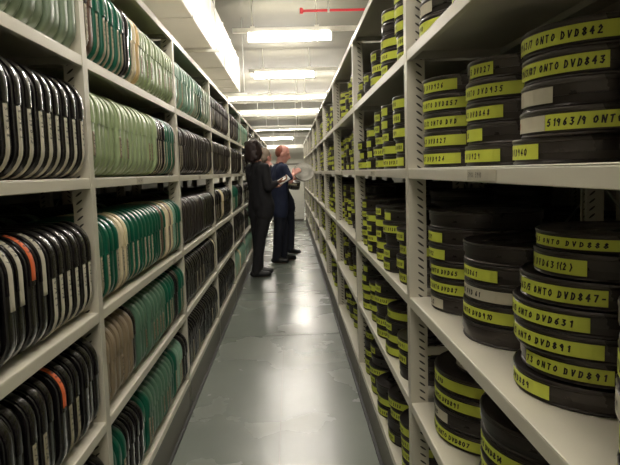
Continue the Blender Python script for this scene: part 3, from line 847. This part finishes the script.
# woman in black, nearest, turned towards the right rack
J = dict(pelvis=(-.375, 7.42, .88), chest=(-.395, 7.42, 1.22), neck=(-.405, 7.42, 1.40), head=(-.425, 7.42, 1.555),
         sh_l=(-.50, 7.54, 1.335), sh_r=(-.31, 7.31, 1.335), el_l=(-.37, 7.68, 1.12), el_r=(-.27, 7.24, 1.10), wr_l=(-.23, 7.70, 1.10), wr_r=(-.17, 7.28, 1.155),
         hd_l=(1, 0, .1), hd_r=(1, .1, .15), pn_l=(0, -.2, 1), pn_r=(0, .3, 1),
         hip_l=(-.44, 7.48, .87), hip_r=(-.31, 7.38, .87), kn_l=(-.44, 7.54, .48), kn_r=(-.40, 7.36, .47), an_l=(-.44, 7.60, .075), an_r=(-.46, 7.33, .075),
         toe_l=(-.3, 7.60, .03), toe_r=(-.3, 7.34, .03))
wt, _ = build_person('person with dark hair in black top and trousers, standing nearest, beside the left rack', J, (.75, .66, 0), M['skinb'], M['hair_dark'], 'long', M['cloth_black'], 'sweater', M['cloth_dark'], 1., .25)
# man in navy, holding a round can
J = dict(pelvis=(-.17, 8.55, .84), chest=(-.155, 8.53, 1.20), neck=(-.145, 8.53, 1.39), head=(-.095, 8.53, 1.535),
         sh_l=(-.20, 8.70, 1.335), sh_r=(-.09, 8.36, 1.335), el_l=(.0, 8.78, 1.17), el_r=(.0, 8.33, 1.15), wr_l=(.08, 8.74, 1.19), wr_r=(.03, 8.40, 1.245),
         hd_l=(.8, -.2, .2), hd_r=(.6, .12, .45), pn_l=(0, -1, .4), pn_r=(.2, 1, -.3),
         hip_l=(-.21, 8.63, .82), hip_r=(-.15, 8.46, .82), kn_l=(-.12, 8.66, .45), kn_r=(-.19, 8.44, .45), an_l=(-.14, 8.68, .075), an_r=(-.24, 8.44, .075),
         toe_l=(.0, 8.7, .03), toe_r=(-.05, 8.4, .03))
build_person('balding person in navy short-sleeved top holding an open round can', J, (.85, -.1, -.25), M['skin'], M['hair_ginger'], 'receding', M['cloth_navy'], 'shirt', M['cloth_navy2'], .75, .3)
# third person behind, leaning in
J = dict(pelvis=(-.12, 9.40, .84), chest=(-.25, 9.36, 1.18), neck=(-.32, 9.34, 1.37), head=(-.375, 9.32, 1.52),
         sh_l=(-.43, 9.38, 1.30), sh_r=(-.15, 9.34, 1.33), el_l=(-.42, 9.25, 1.03), el_r=(-.05, 9.25, 1.08), wr_l=(-.22, 9.15, 1.05), wr_r=(.0, 9.12, 1.08),
         hd_l=(.9, -.3, .1), hd_r=(.3, -.8, .1), pn_l=(0, -.2, 1), pn_r=(0, .1, 1),
         hip_l=(-.2, 9.40, .82), hip_r=(-.06, 9.40, .82), kn_l=(-.22, 9.42, .45), kn_r=(-.03, 9.40, .45), an_l=(-.26, 9.45, .075), an_r=(-.04, 9.42, .075),
         toe_l=(-.26, 9.2, .03), toe_r=(.1, 9.34, .03))
t3, J3 = build_person('person with short brown-grey hair and white collar, mostly hidden between the other two', J, (.75, .62, -.1), M['skin'], M['hair_grey'], 'short', M['cloth_navy2'], 'jacket', M['cloth_navy2'], 1., .3)
bm = bmesh.new(); n_ = Vector(J3['neck']); capsule(bm, n_ + Vector((-.045, -.02, .0)), n_ + Vector((.05, -.02, .0)), .035, .035); fuse(bm, 'collar', M['cloth_white'], t3, .008, 2)

# what they hold
def loose_can(loc, rot, r, h, key, label, tapes=()):
    t = empty('round_film_can', loc, rot); tag(t, label, 'film can', None); t.scale = (r / .15, r / .15, h / .049)
    a, b = can_meshes(key); link('can_base', a, t); link('can_lid', b, t)
    for a0, a1, mk, txt in tapes: link('tape_label', tape_mesh(a0, a1, M[mk]), t)
    return t
loose_can((.182, 8.56, 1.262), (R(58), R(18), 0), .145, .035, 'silver', 'dull grey round can held up and tilted by the person in navy')
loose_can((.035, 8.40, 1.05), (R(12), R(8), 0), .085, .05, 'can', 'small dark round can held low in front of the person in navy')
loose_can((.043, 8.39, 1.101), (R(12), R(8), 0), .085, .05, 'can', 'small dark round can resting on top of the low held can', [(200, 300, 'paperg', '')])
t = empty('notepad', (-.085, 7.30, 1.19), (R(35), R(-28), R(12))); tag(t, 'white notepad held by the person in black', 'notepad')
mb = MB(); mb.box((-.07, -.045, -.006), (.07, .045, .004), M['cloth_white']); mb.build('pages', t)
mb = MB(); mb.box((-.072, -.047, -.009), (.072, .047, -.006), M['plinth']); mb.build('cover', t)

# ------------------------------------------------------------------ camera, world, exposure
sc = bpy.context.scene
cd = bpy.data.cameras.new('camera'); cam = bpy.data.objects.new('camera', cd); C.objects.link(cam)
p, yw, rl = .10148, .02927, -.030356
cp, sp, cy, sy = math.cos(p), math.sin(p), math.cos(yw), math.sin(yw)
fw = Vector((sy * cp, cy * cp, -sp)); rt = Vector((cy, -sy, 0)); up = rt.cross(fw)
Rv = rt * math.cos(rl) + up * math.sin(rl); Uv = -rt * math.sin(rl) + up * math.cos(rl)
cam.matrix_world = Matrix.Translation((0, 0, H)) @ Matrix((Rv, Uv, -fw)).transposed().to_4x4()
cd.sensor_fit = 'HORIZONTAL'; cd.sensor_width = 36; cd.lens = 600 / 620 * 36; cd.clip_start = .02; cd.clip_end = 100
sc.camera = cam
w = bpy.data.worlds.new('world'); sc.world = w; w.use_nodes = True
w.node_tree.nodes['Background'].inputs['Color'].default_value = (.01, .01, .009, 1)
sc.view_settings.view_transform = 'Standard'; sc.view_settings.look = 'None'; sc.view_settings.gamma = 1
sc.view_settings.use_curve_mapping = False
sc.view_settings.exposure = 1.7
sc.cycles.use_denoising = True
sc.cycles.max_bounces = 8
print('square', count, 'round', rc)
